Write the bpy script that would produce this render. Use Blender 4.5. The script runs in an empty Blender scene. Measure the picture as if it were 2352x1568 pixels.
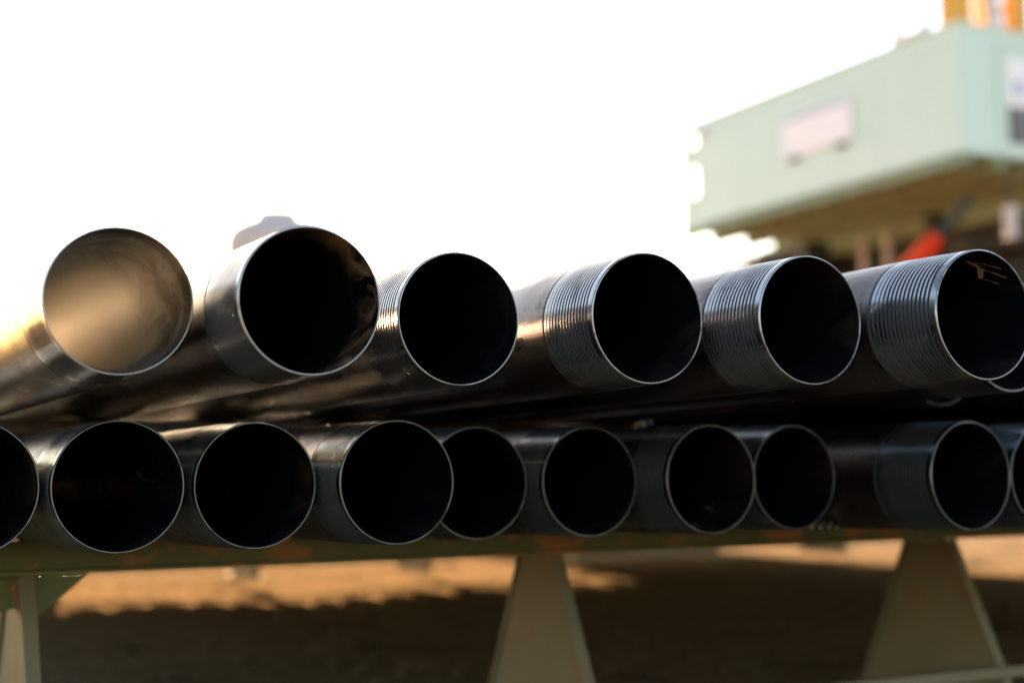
import bpy, bmesh, math, random
from mathutils import Vector, Matrix
R = math.radians
random.seed(7)
S = bpy.context.scene
C = S.collection
EYE = 0.53                      # camera height above the ground
AZ = 28.2268                    # heading of the pipes, degrees left of the view
SUN_AZ, SUN_EL = -17.5, 9.2     # heading of the sun (right positive) and its height

# ---------------------------------------------------------------- camera
cam_d = bpy.data.cameras.new('camera'); cam = bpy.data.objects.new('camera', cam_d); C.objects.link(cam)
S.camera = cam
pitch, roll = R(5.6431), R(-0.69152)
F = Vector((0, math.cos(pitch), math.sin(pitch)))
r0 = Vector((1, 0, 0)); u0 = Vector((0, -math.sin(pitch), math.cos(pitch)))
rr = r0*math.cos(roll) + u0*math.sin(roll); uu = -r0*math.sin(roll) + u0*math.cos(roll)
m = Matrix((rr, uu, -F)).transposed().to_4x4(); m.translation = Vector((0, 0, EYE))
cam.matrix_world = m
cam_d.sensor_width = 36.0; cam_d.lens = 3273.76/2352*36.0
cam_d.clip_start = 0.05; cam_d.clip_end = 2000
cam_d.dof.use_dof = True; cam_d.dof.focus_distance = 1.86; cam_d.dof.aperture_fstop = 2.15
cam_d.dof.aperture_blades = 0

# ---------------------------------------------------------------- sky, sun, exposure
W = bpy.data.worlds.new('World'); S.world = W; W.use_nodes = True
nt = W.node_tree; nt.nodes.clear()
sky = nt.nodes.new('ShaderNodeTexSky'); sky.sky_type = 'NISHITA'; sky.sun_disc = False
sky.sun_elevation = R(SUN_EL); sky.sun_rotation = R(SUN_AZ)
sky.air_density = 1.0; sky.dust_density = 1.0; sky.ozone_density = 1.0
bg = nt.nodes.new('ShaderNodeBackground'); bg.inputs[1].default_value = 0.06
out = nt.nodes.new('ShaderNodeOutputWorld')
nt.links.new(sky.outputs[0], bg.inputs[0]); nt.links.new(bg.outputs[0], out.inputs[0])
sd = bpy.data.lights.new('sun', 'SUN'); so = bpy.data.objects.new('sun', sd); C.objects.link(so)
sd.energy = 5.0; sd.angle = R(0.53); sd.color = (1.0, 0.67, 0.37)
sv = Vector((math.sin(R(SUN_AZ))*math.cos(R(SUN_EL)), math.cos(R(SUN_AZ))*math.cos(R(SUN_EL)), math.sin(R(SUN_EL))))
so.rotation_euler = sv.to_track_quat('Z', 'Y').to_euler()
so.location = sv*60
vs = S.view_settings
vs.view_transform = 'Standard'; vs.look = 'None'; vs.gamma = 1.0; vs.use_curve_mapping = False
vs.exposure = 3.3
S.cycles.use_denoising = True
S.cycles.max_bounces = 14; S.cycles.glossy_bounces = 14; S.cycles.diffuse_bounces = 4

# ---------------------------------------------------------------- helpers
ca, sa = math.cos(R(AZ)), math.sin(R(AZ))
def place(l, a, z):
    """rack frame (across the pipes, along the pipes, height against the camera) -> world"""
    return Vector((l*ca - a*sa, l*sa + a*ca, z + EYE))
def tag(o, label=None, cat=None, group=None, kind=None):
    if label: o['label'] = label
    if cat: o['category'] = cat
    if group: o['group'] = group
    if kind: o['kind'] = kind
    return o
def empty(name, l, a, z, label, cat, group=None, roll=0.0):
    o = bpy.data.objects.new(name, None); C.objects.link(o)
    o.empty_display_size = 0.1
    o.location = place(l, a, z); o.rotation_euler = (0, roll, R(AZ))
    return tag(o, label, cat, group)
def link(name, bm, mat, parent=None, smooth=None):
    me = bpy.data.meshes.new(name); bm.to_mesh(me); bm.free()
    if smooth is not None:
        for p in me.polygons: p.use_smooth = True
        me.set_sharp_from_angle(angle=R(smooth))
    for mm in (mat if isinstance(mat, list) else [mat]): me.materials.append(mm)
    o = bpy.data.objects.new(name, me); C.objects.link(o)
    if parent: o.parent = parent
    return o
def box(bm, x0, x1, y0, y1, z0, z1, bev=0.0, M=None):
    r = bmesh.ops.create_cube(bm, size=1.0)
    vv = r['verts']
    for v in vv:
        v.co = Vector(((x0+x1)/2 + v.co.x*(x1-x0), (y0+y1)/2 + v.co.y*(y1-y0), (z0+z1)/2 + v.co.z*(z1-z0)))
    if M is not None:
        for v in vv: v.co = M @ v.co
    if bev > 0:
        es = list({e for v in vv for e in v.link_edges})
        bmesh.ops.bevel(bm, geom=es, offset=bev, segments=1, affect='EDGES')
def bar(bm, p, q, w, t, up=Vector((0, 0, 1))):
    """rectangular bar from p to q"""
    p, q = Vector(p), Vector(q); d = (q-p); L = d.length; d.normalize()
    s = d.cross(up)
    if s.length < 1e-4: s = d.cross(Vector((1, 0, 0)))
    s.normalize(); u = s.cross(d)
    M = Matrix((s, d, u)).transposed().to_4x4(); M.translation = p
    box(bm, -w/2, w/2, 0, L, -t/2, t/2, 0, M)
def tube(bm, pts, rad, seg=12, cap=True):
    pts = [Vector(p) for p in pts]; rings = []
    for i, p in enumerate(pts):
        d = (pts[min(i+1, len(pts)-1)] - pts[max(i-1, 0)]).normalized()
        s = d.cross(Vector((0, 0, 1)))
        if s.length < 1e-3: s = d.cross(Vector((1, 0, 0)))
        s.normalize(); u = s.cross(d)
        rings.append([bm.verts.new(p + (s*math.cos(t) + u*math.sin(t))*rad) for t in [2*math.pi*k/seg for k in range(seg)]])
    for A, B in zip(rings, rings[1:]):
        for k in range(seg): bm.faces.new((A[k], A[(k+1) % seg], B[(k+1) % seg], B[k]))
    if cap:
        bm.faces.new(rings[0][::-1]); bm.faces.new(rings[-1])
def lathe(bm, prof, seg, wob=None, mats=None):
    """revolve (r, y) about the y axis"""
    rings = []
    for i, (rad, y) in enumerate(prof):
        ring = []
        for k in range(seg):
            t = 2*math.pi*k/seg
            rv = rad + (wob(i, t) if wob else 0)
            ring.append(bm.verts.new((rv*math.cos(t), y, rv*math.sin(t))))
        rings.append(ring)
    for i, (A, B) in enumerate(zip(rings, rings[1:])):
        for k in range(seg):
            f = bm.faces.new((A[k], B[k], B[(k+1) % seg], A[(k+1) % seg]))
            if mats: f.material_index = mats[i]
    return rings

# ---------------------------------------------------------------- materials
def mat(name):
    m = bpy.data.materials.new(name); m.use_nodes = True
    n = m.node_tree; b = n.nodes['Principled BSDF']
    return m, n, b
def nn(n, t, **kw):
    x = n.nodes.new(t)
    for k, v in kw.items():
        if k in x.inputs: x.inputs[k].default_value = v
        else: setattr(x, k, v)
    return x
def ramp(n, src, stops):
    r = n.nodes.new('ShaderNodeValToRGB'); e = r.color_ramp.elements
    while len(e) < len(stops): e.new(0.5)
    for i, (p, c) in enumerate(stops):
        e[i].position = p; e[i].color = (c, c, c, 1) if isinstance(c, (int, float)) else (*c, 1)
    n.links.new(src, r.inputs[0]); return r
def coords(n, scale, rnd=True):
    tc = n.nodes.new('ShaderNodeTexCoord'); mp = n.nodes.new('ShaderNodeMapping')
    mp.inputs['Scale'].default_value = scale
    n.links.new(tc.outputs['Object'], mp.inputs['Vector'])
    if rnd:
        oi = n.nodes.new('ShaderNodeObjectInfo'); mu = nn(n, 'ShaderNodeVectorMath', operation='SCALE')
        cb = n.nodes.new('ShaderNodeCombineXYZ')
        for i in range(3): n.links.new(oi.outputs['Random'], cb.inputs[i])
        mu.inputs['Scale'].default_value = 37.0
        n.links.new(cb.outputs[0], mu.inputs[0]); n.links.new(mu.outputs[0], mp.inputs['Location'])
    return mp.outputs[0]
def noise(n, vec, scale, detail=5, rough=0.6, dist=0.0):
    x = nn(n, 'ShaderNodeTexNoise'); x.inputs['Scale'].default_value = scale
    x.inputs['Detail'].default_value = detail; x.inputs['Roughness'].default_value = rough
    x.inputs['Distortion'].default_value = dist
    n.links.new(vec, x.inputs['Vector']); return x.outputs['Fac']
def mixc(n, fac, a, b):
    x = nn(n, 'ShaderNodeMix', data_type='RGBA')
    for s, v in ((x.inputs[6], a), (x.inputs[7], b)):
        if isinstance(v, tuple): s.default_value = (*v, 1)
        else: n.links.new(v, s)
    if isinstance(fac, (int, float)): x.inputs[0].default_value = fac
    else: n.links.new(fac, x.inputs[0])
    return x.outputs[2]
def bump(n, b, src, strength, dist):
    x = nn(n, 'ShaderNodeBump'); x.inputs['Strength'].default_value = strength; x.inputs['Distance'].default_value = dist
    n.links.new(src, x.inputs['Height']); n.links.new(x.outputs[0], b.inputs['Normal'])
    return x

def steel_body(name='rolled_pipe_steel', c1=(0.115, 0.113, 0.125), c2=(0.075, 0.046, 0.034)):
    m, n, b = mat(name)
    v = coords(n, (1, 0.45, 1)); v2 = coords(n, (1, 1, 1))
    big = noise(n, v, 9, 6, 0.62, 0.6)
    fine = noise(n, v2, 130, 6, 0.7, 0.3)
    col = mixc(n, ramp(n, big, [(0.40, 0.0), (0.66, 1.0)]).outputs[0], c1, c2)
    spk = ramp(n, noise(n, v2, 60, 4, 0.65, 1.0), [(0.55, 0.0), (0.66, 1.0)]).outputs[0]
    col = mixc(n, spk, col, (0.11, 0.050, 0.022))
    tc = n.nodes.new('ShaderNodeTexCoord'); sp = n.nodes.new('ShaderNodeSeparateXYZ'); n.links.new(tc.outputs['Object'], sp.inputs[0])
    near = ramp(n, sp.outputs['Y'], [(0.12, 1.0), (0.32, 0.0)]).outputs[0]
    oil = nn(n, 'ShaderNodeMath', operation='MULTIPLY')
    n.links.new(ramp(n, noise(n, v2, 11, 6, 0.72, 0.4), [(0.56, 0.0), (0.60, 1.0)]).outputs[0], oil.inputs[0]); n.links.new(near, oil.inputs[1])
    col = mixc(n, oil.outputs[0], col, (0.008, 0.007, 0.007))
    n.links.new(col, b.inputs['Base Color'])
    b.inputs['Metallic'].default_value = 0.85
    rg = ramp(n, noise(n, v, 22, 6, 0.7, 0.9), [(0.33, 0.25), (0.52, 0.34), (0.72, 0.46)])
    n.links.new(rg.outputs[0], b.inputs['Roughness'])
    b.inputs['Specular IOR Level'].default_value = 0.6
    mx = nn(n, 'ShaderNodeMath', operation='ADD'); n.links.new(fine, mx.inputs[0])
    sc = nn(n, 'ShaderNodeMath', operation='MULTIPLY'); n.links.new(noise(n, v, 38, 5, 0.6, 0.4), sc.inputs[0]); sc.inputs[1].default_value = 0.35
    n.links.new(sc.outputs[0], mx.inputs[1])
    bump(n, b, mx.outputs[0], 0.24, 0.0010)
    return m
def steel_thread(name, base, r0_, r1_):
    m, n, b = mat(name)
    v = coords(n, (1, 1, 1))
    big = noise(n, v, 14, 5, 0.6, 0.8)
    stain = ramp(n, big, [(0.52, 0.0), (0.62, 1.0)]).outputs[0]
    dots = ramp(n, noise(n, v, 120, 3, 0.6, 0.0), [(0.66, 0.0), (0.70, 1.0)]).outputs[0]
    col = mixc(n, stain, base, tuple(c*0.45 for c in base))
    col = mixc(n, dots, col, (0.16, 0.10, 0.06))
    n.links.new(col, b.inputs['Base Color'])
    b.inputs['Metallic'].default_value = 0.9
    rg = ramp(n, big, [(0.35, r1_), (0.60, r0_)]); n.links.new(rg.outputs[0], b.inputs['Roughness'])
    bump(n, b, noise(n, v, 260, 3, 0.6), 0.18, 0.0004)
    return m
def steel_bore(name='pipe_bore_steel', flare_lit=False, rusty=False):
    m, n, b = mat(name)
    v = coords(n, (1, 0.5, 1))
    big = noise(n, v, 12, 6, 0.65, 0.8)
    # rust bloom kept to the first centimetres behind the mouth
    tc = n.nodes.new('ShaderNodeTexCoord'); sp = n.nodes.new('ShaderNodeSeparateXYZ'); n.links.new(tc.outputs['Object'], sp.inputs[0])
    near = ramp(n, sp.outputs['Y'], [(0.0, 1.0), (0.30 if flare_lit else 0.09, 0.0)]).outputs[0]
    ru = nn(n, 'ShaderNodeMath', operation='MULTIPLY')
    n.links.new(ramp(n, big, [(0.47, 0.0), (0.62, 1.0)]).outputs[0], ru.inputs[0]); n.links.new(near, ru.inputs[1])
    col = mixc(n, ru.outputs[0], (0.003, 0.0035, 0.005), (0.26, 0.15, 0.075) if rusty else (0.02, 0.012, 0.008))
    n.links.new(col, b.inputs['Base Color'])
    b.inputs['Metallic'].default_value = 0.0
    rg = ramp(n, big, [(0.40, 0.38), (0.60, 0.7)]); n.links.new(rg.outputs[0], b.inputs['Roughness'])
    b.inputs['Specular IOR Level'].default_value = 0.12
    if flare_lit:  # lens glow over the first mouth, put into a bright metal colour
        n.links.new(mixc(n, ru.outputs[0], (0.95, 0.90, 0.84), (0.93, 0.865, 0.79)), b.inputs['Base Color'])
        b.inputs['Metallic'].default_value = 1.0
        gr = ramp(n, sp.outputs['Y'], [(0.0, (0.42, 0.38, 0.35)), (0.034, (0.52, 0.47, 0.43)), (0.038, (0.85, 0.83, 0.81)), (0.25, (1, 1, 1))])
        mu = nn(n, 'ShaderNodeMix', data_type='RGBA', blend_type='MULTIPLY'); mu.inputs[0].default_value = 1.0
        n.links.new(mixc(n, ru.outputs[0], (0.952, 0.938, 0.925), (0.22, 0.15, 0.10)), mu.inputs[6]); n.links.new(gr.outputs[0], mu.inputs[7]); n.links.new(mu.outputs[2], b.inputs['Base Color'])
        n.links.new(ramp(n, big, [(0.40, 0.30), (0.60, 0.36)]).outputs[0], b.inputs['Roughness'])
    bump(n, b, noise(n, v, 90, 5, 0.65), 0.03 if flare_lit else 0.3, 0.0008)
    return m
def paint(name, base, rust=(0.16, 0.07, 0.03), amount=0.62, rough=0.45, scale=6.0, dirt=0.75):
    m, n, b = mat(name)
    v = coords(n, (1, 1, 1), rnd=False)
    fac = ramp(n, noise(n, v, scale, 7, 0.65, 0.5), [(amount, 0.0), (min(amount+0.07, 0.99), 1.0)]).outputs[0]
    dd = ramp(n, noise(n, v, scale*0.35, 5, 0.6, 0.3), [(0.35, 0.0), (0.7, 1.0)]).outputs[0]
    col = mixc(n, dd, base, tuple(c*dirt for c in base))
    col = mixc(n, fac, col, rust)
    n.links.new(col, b.inputs['Base Color'])
    b.inputs['Roughness'].default_value = rough
    bump(n, b, noise(n, v, scale*8, 4, 0.6), 0.15, 0.002)
    return m
def ground_mat():
    m, n, b = mat('dry_packed_earth')
    v = coords(n, (1, 1, 1), rnd=False)
    a = noise(n, v, 0.8, 6, 0.62, 0.4); f = noise(n, v, 26, 7, 0.7, 0.2)
    col = mixc(n, ramp(n, a, [(0.35, 0.0), (0.68, 1.0)]).outputs[0], (0.36, 0.25, 0.145), (0.44, 0.305, 0.178))
    col = mixc(n, ramp(n, f, [(0.38, 0.0), (0.66, 1.0)]).outputs[0], col, (0.19, 0.130, 0.080))
    col = mixc(n, ramp(n, noise(n, v, 2.7, 4, 0.6, 0.8), [(0.56, 0.0), (0.68, 1.0)]).outputs[0], col, (0.15, 0.108, 0.068))
    n.links.new(col, b.inputs['Base Color']); b.inputs['Roughness'].default_value = 1.0
    b.inputs['Specular IOR Level'].default_value = 0.0
    ad = nn(n, 'ShaderNodeMath', operation='ADD'); n.links.new(f, ad.inputs[0]); n.links.new(noise(n, v, 90, 4, 0.6), ad.inputs[1])
    bump(n, b, ad.outputs[0], 0.9, 0.03)
    return m
def plain(name, c, rough=0.5, metal=0.0):
    m, n, b = mat(name)
    v = coords(n, (1, 1, 1))
    dd = ramp(n, noise(n, v, 5, 5, 0.6), [(0.35, 0.0), (0.7, 1.0)]).outputs[0]
    n.links.new(mixc(n, dd, c, tuple(x*0.7 for x in c)), b.inputs['Base Color'])
    b.inputs['Roughness'].default_value = rough; b.inputs['Metallic'].default_value = metal
    return m
def plain0(name, c, rough):
    m, n, b = mat(name); b.inputs['Base Color'].default_value = (*c, 1); b.inputs['Roughness'].default_value = rough
    b.inputs['Specular IOR Level'].default_value = 0.1
    return m
M_BODY = steel_body(); M_BODY_DARK = steel_body('shaded_pipe_steel', (0.045, 0.048, 0.052), (0.055, 0.036, 0.028))  # _DARK steels: darker copies with the lower row's shade put into the colour
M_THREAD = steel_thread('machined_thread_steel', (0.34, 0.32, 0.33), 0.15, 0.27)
M_THREAD_DARK = steel_thread('shaded_thread_steel', (0.065, 0.08, 0.092), 0.16, 0.30)
M_RIM_DARK = steel_thread('shaded_rim_steel', (0.27, 0.265, 0.27), 0.38, 0.5)
M_FLANK = plain0('thread_flank_steel', (0.055, 0.06, 0.066), 0.35)
M_ROOT = plain0('dark_thread_root', (0.010, 0.012, 0.016), 0.45)  # near-black colour for thread roots and one groove wall
M_RIM = steel_thread('machined_rim_steel', (0.52, 0.50, 0.49), 0.38, 0.5)
M_BORE = steel_bore(); M_BORE_BRIGHT = steel_bore('flare_lit_bore_steel', True); M_BORE_RUSTY = steel_bore('rusty_bore_steel', False, True)  # BRIGHT: flare glow of the first pipe put into its bore colour
M_GREEN = paint('rusty_green_paint', (0.125, 0.125, 0.035), rust=(0.34, 0.13, 0.03), amount=0.53, rough=0.5, scale=7)
M_LEG = paint('pale_olive_paint', (0.20, 0.150, 0.085), rust=(0.20, 0.10, 0.045), amount=0.57, rough=0.55, scale=9)
M_MINT = paint('mint_paint', (0.62, 0.73, 0.65), rust=(0.56, 0.68, 0.60), amount=0.6, rough=0.4, scale=0.6, dirt=0.93)
M_OLIVE = paint('weathered_olive_paint', (0.22, 0.27, 0.17), rust=(0.20, 0.13, 0.075), amount=0.60, rough=0.6, scale=0.9)
M_DARK = paint('oily_dark_steel', (0.020, 0.017, 0.014), rust=(0.06, 0.03, 0.02), amount=0.55, rough=0.5, scale=1.2)
M_ORANGE = paint('orange_yellow_paint', (0.74, 0.38, 0.04), rust=(0.30, 0.14, 0.03), amount=0.62, rough=0.5, scale=2)
M_RED = plain0('red_enamel', (0.62, 0.035, 0.004), 0.6)
M_WHITE = plain('white_enamel', (0.62, 0.58, 0.60), 0.4); M_SIGN = plain0('white_sign_print', (0.90, 0.84, 0.88), 0.45)
M_PINK = plain('pale_primer', (0.62, 0.47, 0.42), 0.5)
M_BLUE = plain('blue_print', (0.10, 0.16, 0.42), 0.5)
M_WOOD = paint('rough_dark_timber', (0.13, 0.085, 0.05), rust=(0.07, 0.045, 0.03), amount=0.5, rough=0.85, scale=14)
M_TANK = plain('white_tank_plastic', (0.62, 0.50, 0.47), 0.5)
M_SWARF = plain('bright_steel_swarf', (0.62, 0.60, 0.56), 0.25, 1.0)
M_CHROME = plain('polished_steel', (0.85, 0.85, 0.85), 0.08, 1.0)
M_GROUND = ground_mat()

# ---------------------------------------------------------------- ground
def wob(x, y): return 0.018*math.sin(x*1.3+0.6)*math.sin(y*0.9) + 0.010*math.sin(x*3.7+y*2.1)
bm = bmesh.new()
xs = [-600, -250, -100, -50, -25] + [-14 + 0.4*i for i in range(71)] + [25, 50, 100, 250, 600]
ys = [-400, -150, -60, -25, -10, -4] + [-2 + 0.4*i for i in range(56)] + [25, 32, 45, 70, 120, 250, 600, 900]
g = [[bm.verts.new((x, y, (wob(x, y) - 0.03 if abs(x) < 16 and -3 < y < 22 else -0.03))) for x in xs] for y in ys]
for j in range(len(ys)-1):
    for i in range(len(xs)-1): bm.faces.new((g[j][i], g[j][i+1], g[j+1][i+1], g[j+1][i]))
tag(link('ground', bm, M_GROUND, smooth=80), kind='structure')
bm = bmesh.new()
for k in range(5200):
    y = 2.6 + 9.5*random.random()**1.4; x = (random.random()*2-1)*(0.48*y+0.6)
    s = 0.004 + 0.016*random.random()**3
    z = wob(x, y) - 0.03 + s*0.25
    vs_ = [bm.verts.new((x+s*dx*(0.7+0.6*random.random()), y+s*dy*(0.7+0.6*random.random()), z+s*dz*0.7))
           for dx, dy, dz in ((1, 0, 0), (0, 1, 0), (-1, 0, 0), (0, -1, 0), (0, 0, 1))]
    for q in range(4): bm.faces.new((vs_[q], vs_[(q+1) % 4], vs_[4]))
tag(link('gravel', bm, M_GROUND), label='loose gravel and small clods scattered over the dry earth under the rack', kind='stuff', cat='gravel')

# ---------------------------------------------------------------- threaded pipes
R0, RB, RI = 0.0890, 0.0915, 0.0858       # nose radius, body radius, bore radius
PITCH, NOSE, NTH = 0.00775, 0.0085, 15
TEND = NOSE + PITCH*NTH + 0.004
SEG = 160
def taper(y): return R0 + (RB-R0)*min(1, y/TEND)
def thread_mesh(seed, depth):
    rnd = random.Random(seed)
    prof = [(R0-0.0006, 0.0012), (R0, 0.0022), (taper(NOSE), NOSE)]; kind = [0, 0, 0]
    for i in range(NTH):
        y = NOSE + i*PITCH
        dep = depth*min(1.0, 0.25 + (NTH-i)/6.0)
        gw = PITCH*(0.50 if i < NTH-4 else 0.50 - 0.09*(i-NTH+5))
        y1 = y + PITCH - gw
        prof += [(taper(y), y+0.0003), (taper(y1), y1), (taper(y1)-dep, y1+0.0009), (taper(y1)-dep, y+PITCH-0.0008)]
        kind += [0, 0, 1+i, 1+i]
    prof += [(RB, TEND)]; kind += [0]
    ph = [rnd.random()*6.28 for _ in range(40)]
    def wob_(i, t):
        k = kind[i]
        if k >= NTH-3:   # ragged, fading run-out grooves
            return depth*0.34*max(0, math.sin(t*2+ph[k % 40]))*(k-NTH+4)/3.0
        return 0
    mi = [1 if kind[i+1] > 0 else (2 if kind[i] > 0 else 0) for i in range(len(kind)-1)]
    bm = bmesh.new(); lathe(bm, prof, SEG, wob_, mi)
    me = bpy.data.meshes.new('threaded_end'); bm.to_mesh(me); bm.free()
    for p in me.polygons: p.use_smooth = True
    me.set_sharp_from_angle(angle=R(14)); me.materials.append(M_THREAD); me.materials.append(M_ROOT); me.materials.append(M_FLANK); return me
def simple_lathe(name, prof, material, ang=25, seg=SEG):
    bm = bmesh.new(); lathe(bm, prof, seg)
    me = bpy.data.meshes.new(name); bm.to_mesh(me); bm.free()
    for p in me.polygons: p.use_smooth = True
    me.set_sharp_from_angle(angle=R(ang)); me.materials.append(material); return me
T_MESH = [thread_mesh(1, 0.0019), thread_mesh(2, 0.0016), thread_mesh(3, 0.0021)]
RIM = simple_lathe('end_rim', [(RI+0.0006, 0.0022), (RI+0.0007, 0.0006), (RI+0.0012, 0.0), (R0-0.0014, 0.0), (R0-0.0006, 0.0012)], M_RIM, 40)
RIM_SPLIT = simple_lathe('end_rim', [(RI-0.0002, 0.030), (RI+0.0000, 0.0022), (RI+0.0004, 0.0006), (RI+0.0009, 0.0), (R0-0.0014, 0.0), (R0-0.0006, 0.0012)], M_RIM, 40)
BODY, BORE = {}, {}
def body_mesh(L):
    L = round(L, 2)
    if L not in BODY:
        BODY[L] = simple_lathe('pipe_body', [(RB, TEND), (RB, 0.6), (RB, 1.8), (RB, L-0.002), (RB-0.002, L), (RI, L)], M_BODY, 30)
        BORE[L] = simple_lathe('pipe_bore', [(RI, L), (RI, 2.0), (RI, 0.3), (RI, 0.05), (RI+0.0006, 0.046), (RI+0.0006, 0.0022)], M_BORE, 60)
    return BODY[L], BORE[L]
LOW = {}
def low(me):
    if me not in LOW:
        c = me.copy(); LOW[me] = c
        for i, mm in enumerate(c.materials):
            sw = {M_THREAD: M_THREAD_DARK, M_RIM: M_RIM_DARK, M_BODY: M_BODY_DARK}  # lower row takes the copies that carry its shade in their colour
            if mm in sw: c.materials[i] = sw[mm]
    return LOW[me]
def pipe(l, a, z, far, label, group, variant=0, roll=None, bright=None):
    t = empty('steel_pipe', l, a, z, label, 'pipe', group, roll if roll is not None else random.random()*6.28)
    b, bo = body_mesh(far-a)
    for nm, me in (('pipe_body', b), ('threaded_end', T_MESH[variant]), ('end_rim', RIM), ('pipe_bore', bo)):
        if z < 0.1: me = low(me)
        o = bpy.data.objects.new(nm, me); C.objects.link(o); o.parent = t
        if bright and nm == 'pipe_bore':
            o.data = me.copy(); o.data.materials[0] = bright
    return t
GT, GB = 'threaded steel pipes of the upper row', 'threaded steel pipes of the lower row'
top = [(0.3830, 1.6949, 0.2195, 'first upper-row pipe from the left, its mouth against the sun glow', 2),
       (0.5783, 1.5758, 0.2155, 'second upper-row pipe with brown rust inside its mouth, in front of the white tank', 2),
       (0.8227, 1.6776, 0.2155, 'third upper-row pipe from the left, standing alone against white sky', 0),
       (1.0598, 1.5863, 0.2170, 'fourth upper-row pipe with a black oily stain beside its crisp thread', 2),
       (1.2746, 1.5100, 0.2155, 'fifth upper-row pipe from the left, just below the left end of the mint cabin', 2),
       (1.4653, 1.3808, 0.2175, 'upper-row pipe at the right with a chalk scribble inside its mouth', 2),
       (1.7119, 1.5650, 0.2180, 'upper-row pipe set back behind the chalk-marked pipe, cut by the right picture edge', 0),
       (1.9146, 1.9167, 0.2180, 'recessed upper-row pipe of which only the lower rim shows in the dark gap', 0)]
bot = [(0.2530, 1.9544, 0.0010, 'lower-row pipe cut off by the left picture edge', 1),
       (0.4400, 1.9345, 0.0010, 'leftmost lower-row pipe whose whole mouth is seen, thin scratches in its bore', 1),
       (0.6318, 1.9406, 0.0005, 'second whole lower-row pipe from the left, under the gap of the upper pipes', 0),
       (0.8216, 1.8801, 0.0025, 'third whole lower-row pipe, overlapping its right neighbour, below the lone upper pipe', 0),
       (1.0165, 2.0141, 0.0000, 'lower-row pipe whose left side hides behind its nearer neighbour', 0),
       (1.2034, 1.9802, 0.0000, 'lower-row pipe above the middle tapered leg of the rack', 0),
       (1.3904, 1.9059, 0.0015, 'lower-row pipe with bright metal curls lying inside its mouth', 0),
       (1.5795, 1.9277, 0.0030, 'smallest-looking lower-row pipe with swarf hanging at its lower right', 0),
       (1.7664, 1.7087, 0.0020, 'lower-row pipe jutting out with a long bare body, above the right leg', 0),
       (1.9534, 1.7158, 0.0005, 'lower-row pipe cut off by the right picture edge', 0)]
fars = {0: 7.55, 1: 7.75, 2: 7.6}
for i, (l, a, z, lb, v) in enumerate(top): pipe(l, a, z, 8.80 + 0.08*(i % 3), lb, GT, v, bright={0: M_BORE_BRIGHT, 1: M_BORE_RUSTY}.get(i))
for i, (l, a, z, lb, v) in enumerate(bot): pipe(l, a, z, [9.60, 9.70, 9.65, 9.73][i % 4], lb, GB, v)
for k in range(5):
    pipe(2.104 + 0.19*k, 1.55 + 0.3*random.random(), 0.2165, 8.9, 'upper-row pipe running on to the right outside the picture', 'upper pipes beyond the right edge', 0)
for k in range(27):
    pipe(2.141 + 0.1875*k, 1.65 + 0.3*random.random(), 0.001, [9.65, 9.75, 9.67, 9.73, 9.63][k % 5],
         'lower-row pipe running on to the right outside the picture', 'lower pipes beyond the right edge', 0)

# ---------------------------------------------------------------- timber battens between the rows
for k, ax in enumerate((2.75, 7.9)):
    t = empty('timber_batten', 0.1, ax, 0.0950, ['dark timber batten between the two rows near the pipe mouths',
                                              'dark timber batten between the two rows near the far pipe ends'][k], 'batten')
    bm = bmesh.new(); box(bm, 0, 3.1, -0.05, 0.05, 0.0, 0.0285, 0.003); link('batten_board', bm, M_WOOD, t)

# ---------------------------------------------------------------- rack (trestles)
ZG = -EYE + 0.0
def leg_parts(root, l, far):
    """tapered leg: web in the pipe direction, a flange up each sloping edge, cap and foot plate"""
    zt, zb, ht, hb = -0.1480, -0.512, 0.066, 0.240
    bm = bmesh.new()
    c = [(-ht, zt), (ht, zt), (hb, zb), (-hb, zb)]
    vs1 = [bm.verts.new((l-0.007, y, z)) for y, z in c]; vs2 = [bm.verts.new((l+0.007, y, z)) for y, z in c]
    bm.faces.new(vs1); bm.faces.new(vs2[::-1])
    for q in range(4): bm.faces.new((vs1[q], vs2[q], vs2[(q+1) % 4], vs1[(q+1) % 4]))
    bmesh.ops.recalc_face_normals(bm, faces=bm.faces)
    leg = link('leg', bm, M_LEG, root)
    for s in (-1, 1):
        bm = bmesh.new()
        bar(bm, (l, s*(ht+0.005), zt), (l, s*(hb+0.005), zb), 0.024, 0.008, Vector((0, -s, 0.4)))
        link('leg_flange', bm, M_LEG, leg)
    bm = bmesh.new(); box(bm, l-0.034, l+0.034, -hb-0.02, hb+0.02, zb-0.010, zb-0.001, 0.001); link('foot_plate', bm, M_LEG, leg)
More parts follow.
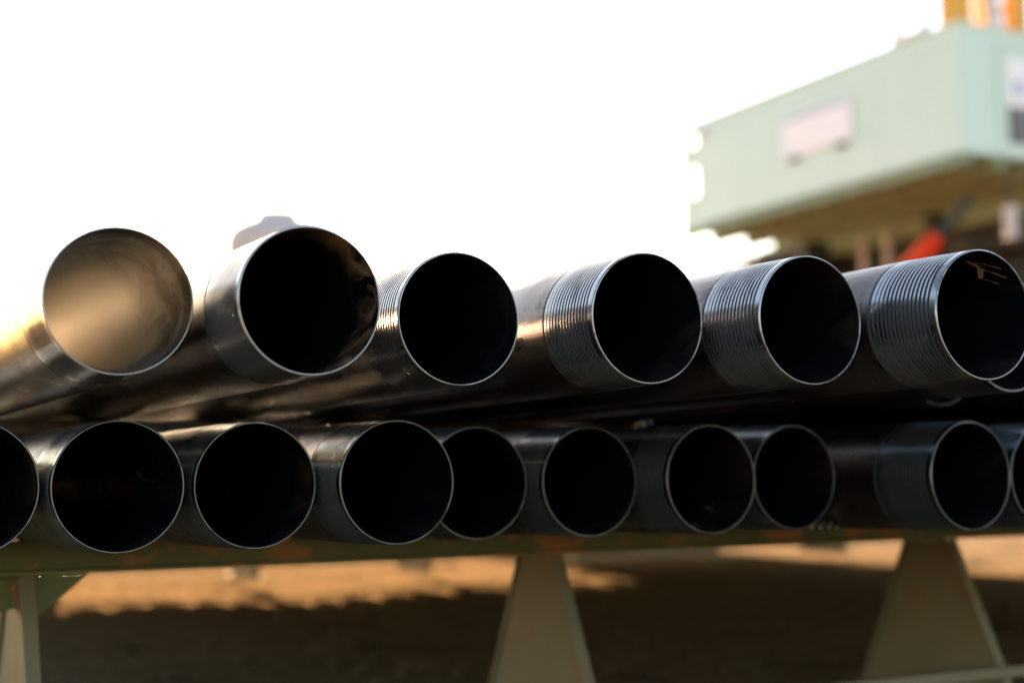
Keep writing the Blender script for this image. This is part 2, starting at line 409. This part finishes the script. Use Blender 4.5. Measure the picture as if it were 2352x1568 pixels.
for k, ax in enumerate((2.60, 8.00)):
    root = empty('pipe_rack', 0, ax, 0, ['steel rack with rusty green beam on pale tapered legs under the pipe mouths',
                                       'green steel rack carrying the far ends of the pipes'][k], 'rack')
    bm = bmesh.new()
    x0, x1 = -1.3, 7.5
    box(bm, x0, x1, -0.045, 0.045, -0.0975, -0.0905)     # upper flange
    box(bm, x0, x1, -0.006, 0.006, -0.1405, -0.0975)     # web
    box(bm, x0, x1, -0.045, 0.045, -0.1475, -0.1405)     # lower flange
    link('beam', bm, M_GREEN, root)
    for l in (-0.62, 0.424, 1.455, 2.54, 3.6, 4.65, 5.7, 6.8): leg_parts(root, l, k)
    for s in (-1, 1):
        if s > 0: continue
        bm = bmesh.new(); box(bm, x0, x1, s*0.200-0.036, s*0.200-0.012, -0.452, -0.428, 0.001)
        link('tie_rail', bm, M_LEG, root)
    # gusset plate right of the first leg and brace to its left
    bm = bmesh.new()
    for (pts) in ([(0.425, -0.148), (0.530, -0.148), (0.435, -0.228), (0.425, -0.228)],):
        A = [bm.verts.new((x, -0.052, z)) for x, z in pts]; B = [bm.verts.new((x, -0.043, z)) for x, z in pts]
        bm.faces.new(A); bm.faces.new(B[::-1])
        for q in range(4): bm.faces.new((A[q], A[(q+1) % 4], B[(q+1) % 4], B[q]))
    bmesh.ops.recalc_face_normals(bm, faces=bm.faces)
    link('gusset_plate', bm, M_GREEN, root)
    bm = bmesh.new(); bar(bm, (0.43, 0.0, -0.170), (-0.55, 0.0, -0.42), 0.012, 0.060); link('brace', bm, M_GREEN, root)

# ---------------------------------------------------------------- bits of swarf
def curl(l, a, z, turns, rad, length, axis, label, th=0.0009, seed=0):
    rnd = random.Random(seed)
    t = empty('metal_shaving', l, a, z, label, 'metal shaving')
    ax = Vector(axis).normalized(); s = ax.cross(Vector((0, 0.3, 1))).normalized(); u = ax.cross(s)
    bm = bmesh.new(); N = int(turns*18); prev = None
    for i in range(N+1):
        t_ = i/N; an = 2*math.pi*turns*t_; rr_ = rad*(1+0.25*math.sin(3*t_+seed))
        p = ax*length*t_ + (s*math.cos(an) + u*math.sin(an))*rr_
        w = ax*0.0034
        n_ = (s*math.cos(an) + u*math.sin(an))*th
        ring = [bm.verts.new(p-w-n_), bm.verts.new(p+w-n_), bm.verts.new(p+w+n_), bm.verts.new(p-w+n_)]
        if prev:
            for q in range(4): bm.faces.new((prev[q], prev[(q+1) % 4], ring[(q+1) % 4], ring[q]))
        prev = ring
    bmesh.ops.recalc_face_normals(bm, faces=bm.faces)
    link('curled_strip', bm, M_SWARF, t, smooth=50)
curl(1.665, 2.00, -0.083, 3.2, 0.0075, 0.060, (1, -0.1, -0.05), 'curl of bright swarf hanging under the rim of the smallest lower pipe', seed=1)
curl(1.455, 2.02, -0.040, 1.3, 0.010, 0.025, (0.6, 0.3, -1), 'bright metal curl lying inside the mouth of a lower-row pipe', seed=2)
curl(1.405, 1.99, -0.078, 1.6, 0.006, 0.030, (1, 0.2, 0.0), 'small metal curl at the bottom of a lower-row pipe mouth', seed=3)
curl(1.500, 2.30, 0.108, 2.0, 0.009, 0.030, (1, 0.0, -0.1), 'loose metal curl in the dark gap between the two rows', seed=4)
curl(0.505, 2.02, 0.018, 0.5, 0.016, 0.012, (0.2, 0.6, 0.5), 'thin bent sliver inside the leftmost whole lower pipe', th=0.0006, seed=5)

# chalk marks inside the chalk-marked pipe (flat flaky paint on the bore)
def chalk():
    M_CHALK = plain('flaky_chalk_paint', (0.62, 0.42, 0.27), 0.9)
    t = empty('chalk_scribble', 1.4653, 1.3808, 0.2175, 'brown chalk scribble on the upper bore of the rightmost upper pipe', 'chalk mark')
    strokes = [[(60, .020), (78, .052)], [(72, .018), (84, .040), (88, .060)], [(88, .012), (99, .045), (104, .070)],
               [(64, .062), (76, .048), (92, .052)], [(52, .030), (66, .066)]]
    bm = bmesh.new(); rad = RI - 0.0006
    rnd = random.Random(3)
    for st in strokes:
        pts = []
        for (t0, y0), (t1, y1) in zip(st, st[1:]):
            for q in range(9): pts.append((t0+(t1-t0)*q/8, y0+(y1-y0)*q/8))
        prev = None
        for th_, y in pts:
            w = 0.0032*(0.6+0.8*rnd.random())
            a1 = R(th_-20)
            v1 = bm.verts.new((rad*math.cos(a1), y-w, rad*math.sin(a1))); a2 = a1 + w/rad
            v2 = bm.verts.new((rad*math.cos(a2), y+w, rad*math.sin(a2)))
            if prev and (prev[0].co-v1.co).length > 1e-5: bm.faces.new((prev[0], prev[1], v2, v1))
            prev = (v1, v2)
    link('chalk_stroke', bm, M_CHALK, t)
chalk()

# ---------------------------------------------------------------- white tank behind the pipes
t = empty('storage_tank', 0, 0, -EYE, 'white round storage tank with stepped lid far behind the second upper pipe', 'tank')
t.location = Vector((-4.61, 28, 0)); t.scale = (1.08, 1.08, 1.068); t.rotation_euler = (0, 0, 0)
bm = bmesh.new()
n8 = 20
prof = [(0.94, 0.0), (0.94, 4.68), (0.93, 4.72)]
rings = []
for rad, z in prof: rings.append([bm.verts.new((rad*math.cos(2*math.pi*k/n8), rad*math.sin(2*math.pi*k/n8), z)) for k in range(n8)])
for A, B in zip(rings, rings[1:]):
    for k in range(n8): bm.faces.new((A[k], A[(k+1) % n8], B[(k+1) % n8], B[k]))
bm.faces.new(rings[-1]); link('tank_shell', bm, M_TANK, t, smooth=30)
bm = bmesh.new(); rings = []
for rad, z in [(0.97, 4.70), (0.97, 5.00), (0.86, 5.22), (0.62, 5.36), (0.42, 5.40), (0.36, 5.56)]:
    rings.append([bm.verts.new((rad*math.cos(2*math.pi*k/n8)-0.03*(z-4.6), rad*math.sin(2*math.pi*k/n8), z)) for k in range(n8)])
for A, B in zip(rings, rings[1:]):
    for k in range(n8): bm.faces.new((A[k], A[(k+1) % n8], B[(k+1) % n8], B[k]))
bm.faces.new(rings[-1]); link('lid', bm, M_TANK, t, smooth=20)
for k in range(6):
    bm = bmesh.new(); an = 2*math.pi*k/6+0.4
    box(bm, -0.03, 0.03, -0.02, 0.02, 0.3, 4.6, 0, Matrix.Translation((0.95*math.cos(an), 0.95*math.sin(an), 0)) @ Matrix.Rotation(an+math.pi/2, 4, 'Z'))
    link('stave_rib', bm, M_TANK, t)

# ---------------------------------------------------------------- mint cabin on its tall substructure
L0, A0, A1, Z0, Z1 = 19.70, 18.93, 27.90, 6.00, 8.49
LW = 3.0
cab = empty('site_cabin', L0, A0, Z0, 'mint green steel cabin raised high on the right with a white sign on its side', 'cabin')
LEN, HT = A1-A0, Z1-Z0
bm = bmesh.new(); box(bm, 0, 0.04, 0.06, LEN-0.62, 0.02, HT-0.03); link('side_wall', bm, M_MINT, cab)
for z0_, z1_ in ((2.26, 2.458), (1.42, 1.92), (0.02, 0.72)):
    bm = bmesh.new(); box(bm, 0.002, 0.038, LEN-0.617, LEN-0.12, z0_, z1_); link('bracket_plate', bm, M_MINT, cab)
for k in range(1, 7):   # shallow panel joints of the side wall
    bm = bmesh.new(); box(bm, -0.006, -0.0005, LEN*k/8-0.012, LEN*k/8+0.012, 0.06, HT-0.08); link('wall_seam', bm, M_MINT, cab)
bm = bmesh.new(); box(bm, 0.06, LW, 0.0, 0.04, 0.02, HT-0.03); ew = link('end_wall', bm, M_MINT, cab)
bm = bmesh.new(); box(bm, LW-0.04, LW, 0.06, LEN, 0.02, HT-0.03); link('side_wall', bm, M_MINT, cab)
bm = bmesh.new(); box(bm, 0.05, LW-0.05, LEN-0.66, LEN-0.625, 0.02, HT-0.03); link('end_wall', bm, M_MINT, cab)
bm = bmesh.new(); box(bm, -0.03, LW+0.03, -0.03, LEN+0.05, HT-0.028, HT+0.02, 0.01); link('roof', bm, M_MINT, cab)
for (x, y) in ((-0.02, -0.02), (LW-0.05, -0.02), (-0.02, LEN-0.11)):
    bm = bmesh.new(); wd = 0.32 if y > 1 else 0.08; box(bm, x, x+0.08, y+0.08-wd, y+0.08, 0.0, HT-0.03, 0.008); link('corner_post', bm, M_MINT, cab)
# door frame, sign plate and louvre on the end wall
bm = bmesh.new(); box(bm, 0.98, 1.06, -0.05, -0.002, 0.05, HT-0.25); box(bm, 2.3, 2.38, -0.05, -0.002, 0.05, HT-0.25)
box(bm, 1.06, 2.3, -0.05, -0.002, HT-0.33, HT-0.25); link('door_frame', bm, M_MINT, ew)
bm = bmesh.new(); box(bm, 1.07, 2.29, -0.03, -0.002, 0.05, HT-0.34); dr = link('door', bm, M_MINT, cab)
bm = bmesh.new(); box(bm, 1.22, 1.80, -0.055, -0.033, 1.02, 1.95, 0.004); pl = link('notice_plate', bm, M_SIGN, dr)
bm = bmesh.new()
rg = [bm.verts.new((1.50+0.13*math.cos(2*math.pi*k/20), -0.058, 1.36+0.15*math.sin(2*math.pi*k/20))) for k in range(20)]
rg2 = [bm.verts.new((1.50+0.07*math.cos(2*math.pi*k/20), -0.058, 1.36+0.08*math.sin(2*math.pi*k/20))) for k in range(20)]
for k in range(20): bm.faces.new((rg[k], rg[(k+1) % 20], rg2[(k+1) % 20], rg2[k]))
link('emblem_ring', bm, M_BLUE, dr)
bm = bmesh.new(); box(bm, 1.22, 1.80, -0.05, -0.032, 0.28, 0.98); box(bm, 1.22, 1.27, -0.075, -0.05, 0.28, 0.98); box(bm, 1.75, 1.80, -0.075, -0.05, 0.28, 0.98)
lv = link('vent_louvre', bm, plain('dark_grille', (0.10, 0.09, 0.09), 0.6), cab)
for k in range(7):
    bm = bmesh.new(); box(bm, 1.27, 1.75, -0.07, -0.052, 0.31+0.095*k, 0.35+0.095*k, 0, None); link('slat', bm, plain('slat_grey', (0.30, 0.28, 0.29), 0.5) if k == 0 else bpy.data.materials['slat_grey'], lv)
# sign on the long side
bm = bmesh.new()
box(bm, -0.05, -0.012, 21.85-A0, 24.05-A0, 6.90-Z0, 7.80-Z0, 0.006); sg = link('sign_board', bm, M_SIGN, cab)
bm = bmesh.new(); box(bm, -0.056, -0.052, 21.92-A0, 23.98-A0, 7.70-Z0, 7.745-Z0); link('sign_stripe', bm, M_BLUE, sg)
for y in (22.05-A0, 23.55-A0):
    bm = bmesh.new(); box(bm, -0.10, -0.004, y, y+0.28, 6.80-Z0, 6.885-Z0, 0.004); link('sign_bracket', bm, M_DARK, sg)
# floor frame and skids seen from below
bm = bmesh.new(); box(bm, 0.0, LW, 0.0, LEN, -0.05, -0.002); link('floor', bm, M_OLIVE, cab)
for x, h in ((0.10, 0.17), (0.95, 0.22), (1.95, 0.24), (2.80, 0.30)):
    bm = bmesh.new(); box(bm, x-0.09, x+0.09, -0.05, LEN+0.02, -0.05-h, -0.052, 0.01); link('skid_beam', bm, M_OLIVE, cab)
for k in range(9):
    y = 0.4 + k*(LEN-0.8)/8
    bm = bmesh.new(); box(bm, 0.20, LW-0.30, y-0.04, y+0.04, -0.14, -0.053); link('cross_member', bm, M_OLIVE, cab)
t = cab
bm = bmesh.new(); bmesh.ops.create_uvsphere(bm, u_segments=20, v_segments=12, radius=0.13, matrix=Matrix.Translation((-0.06, LEN-0.80, HT-0.30)))
box(bm, -0.02, 0.0, LEN-0.85, LEN-0.75, HT-0.20, HT-0.03)
link('work_lamp', bm, M_CHROME, cab, smooth=40)
# orange mast on and beside the roof
mast = empty('drilling_mast', L0, A0, Z1, 'orange lattice mast rising above the mint cabin roof at the top right corner', 'mast')
def lat(name, x0, x1, y, z1, M_, w=0.16):
    for x in (x0, x1):
        bm = bmesh.new(); box(bm, x-w/2, x+w/2, y-w/2, y+w/2, 0.02, z1); link('mast_leg', bm, M_, mast)
    for k in range(int(z1/0.9)):
        bm = bmesh.new()
        bar(bm, (x0, y+w/2, 0.15+0.9*k), (x1, y+w/2, 0.15+0.9*(k+1)), 0.07, 0.07)
        link('lattice_bar', bm, M_, mast)
bm = bmesh.new(); box(bm, 0.48, 0.94, 0.5, 0.9, 0.02, 6.0); link('mast_leg', bm, M_ORANGE, mast)
bm = bmesh.new(); box(bm, 0.40, 1.02, 0.4, 1.0, 0.0, 0.10); link('base_block', bm, M_DARK, mast)
bm = bmesh.new(); bar(bm, (1.30, 0.3, 0.05), (0.92, 0.3, 3.2), 0.26, 0.2); link('guide_post', bm, M_WHITE, mast)
lat('m', 1.55, 2.35, 0.7, 6.0, M_ORANGE, 0.34)
bm = bmesh.new(); box(bm, 1.35, 2.6, 0.35, 1.1, 0.0, 0.12); link('base_block', bm, M_DARK, mast)
# pale rail frame on the roof
rail = empty('guard_rail', L0, A0, Z1, 'pale pinkish guard rail post on the cabin roof, left of the orange mast', 'railing')
bm = bmesh.new()
bm.free()
for x, y in ((0.15, 1.75), (0.15, 0.95)):
    bm = bmesh.new(); box(bm, x, x+0.12, y, y+0.12, 0.02, 2.4); link('rail_post', bm, M_PINK, rail)
for z0_, z1_ in ((0.06, 0.22), (1.15, 1.25)):
    bm = bmesh.new(); box(bm, 0.16, 0.26, 1.07, 1.75, z0_, z1_); link('rail_bar', bm, M_PINK, rail)

# substructure that carries the cabin
sub = empty('rig_substructure', L0, A0, -EYE, 'dark steel rig substructure of columns, girders and machinery below the mint cabin', 'rig')
H = Z0 - 0.36 + EYE
def part(name, M_, *boxes, bev=0.02):
    bm = bmesh.new()
    for b_ in boxes: box(bm, *b_, bev)
    return link(name, bm, M_, sub)
for (x, y) in ((2.6, 7.3), (2.6, 3.4), (2.6, 0.2), (5.8, 7.4), (5.8, 0.2), (9.4, 0.2), (9.4, 7.4)):
    part('column', M_DARK, (x, x+0.34, y, y+0.34, 0, H))
part('girder', M_DARK, (2.4, 10.0, 7.35, 7.75, H-0.75, H-0.02))
part('girder', M_OLIVE, (3.1, 3.5, -0.1, 8.4, H-0.30, H+0.30))
part('girder', M_DARK, (3.6, 4.2, -0.1, 7.3, H-0.85, H-0.05))
part('girder', M_DARK, (2.4, 10.0, 0.0, 0.4, H-0.50, H-0.02))
part('engine_housing', M_DARK, (4.4, 9.2, 1.6, 6.6, 2.2, H-0.30), bev=0.15)
part('blowout_stack', M_DARK, (3.7, 4.35, 4.6, 5.6, 1.0, H-0.9), bev=0.1)
part('mud_tank', M_DARK, (4.5, 10.5, 8.0, 12.0, 0.6, H+0.6), bev=0.1)
part('deck', M_DARK, (3.5, 12.0, -0.2, 12.0, H+0.05, H+0.25))
for x, y in ((3.2, 7.55), (5.0, 7.55)):
    bm = bmesh.new(); bar(bm, (x, y, H-0.6), (x+1.6, y, 1.0), 0.2, 0.2); link('brace', bm, M_DARK, sub)
bm = bmesh.new(); bar(bm, (2.75, 3.6, H-0.6), (2.75, 7.3, 1.0), 0.16, 0.16); link('brace', bm, M_DARK, sub)
for y in (5.2, 6.0):
    bm = bmesh.new(); tube(bm, [(2.95, y, H-1.6), (2.95, y, H-0.1)], 0.09); link('hanging_pipe', bm, M_PINK, sub, smooth=40)
for x in (0.3, 1.2):
    bm = bmesh.new(); tube(bm, [(x, 7.9, H-2.2), (x, 7.9, H-0.1)], 0.03, 6)
    link('hanging_cable', bm, M_PINK, sub)
# red ram and pale post
ram = empty('hydraulic_ram', 0, 0, 0, 'bright red slanting hydraulic ram under the cabin, above the rightmost upper pipe', 'ram')
ram.location = (8.05, 26.2, 0); ram.rotation_euler = (0, 0, 0)
bm = bmesh.new(); tube(bm, [(-2.35, 0, 2.6), (-0.14, 0, 4.95)], 0.165, 18); link('ram_barrel', bm, M_RED, ram, smooth=40)
bm = bmesh.new(); tube(bm, [(-0.14, 0, 4.95), (0.55, 0, 5.69)], 0.08, 12); link('ram_rod', bm, M_DARK, ram, smooth=40)
bm = bmesh.new(); tube(bm, [(-0.85, -0.16, 4.0), (-0.80, -0.30, 4.0)], 0.17, 16); link('hose_fitting', bm, M_ORANGE, ram, smooth=40)
post = empty('hanging_fender', 0, 0, 0, 'pale grey vertical fender hanging under the cabin near the right picture edge', 'fender')
post.location = (9.35, 26.3, 0); post.rotation_euler = (0, 0, 0)
bm = bmesh.new(); tube(bm, [(0, 0, 4.95), (0, 0, 5.0), (0, 0, 5.55)], 0.13, 14); link('fender_body', bm, M_TANK, post, smooth=40)
bm = bmesh.new(); tube(bm, [(0, 0, 5.55), (0, 0, 6.1)], 0.03, 8); link('hanger', bm, M_DARK, post)
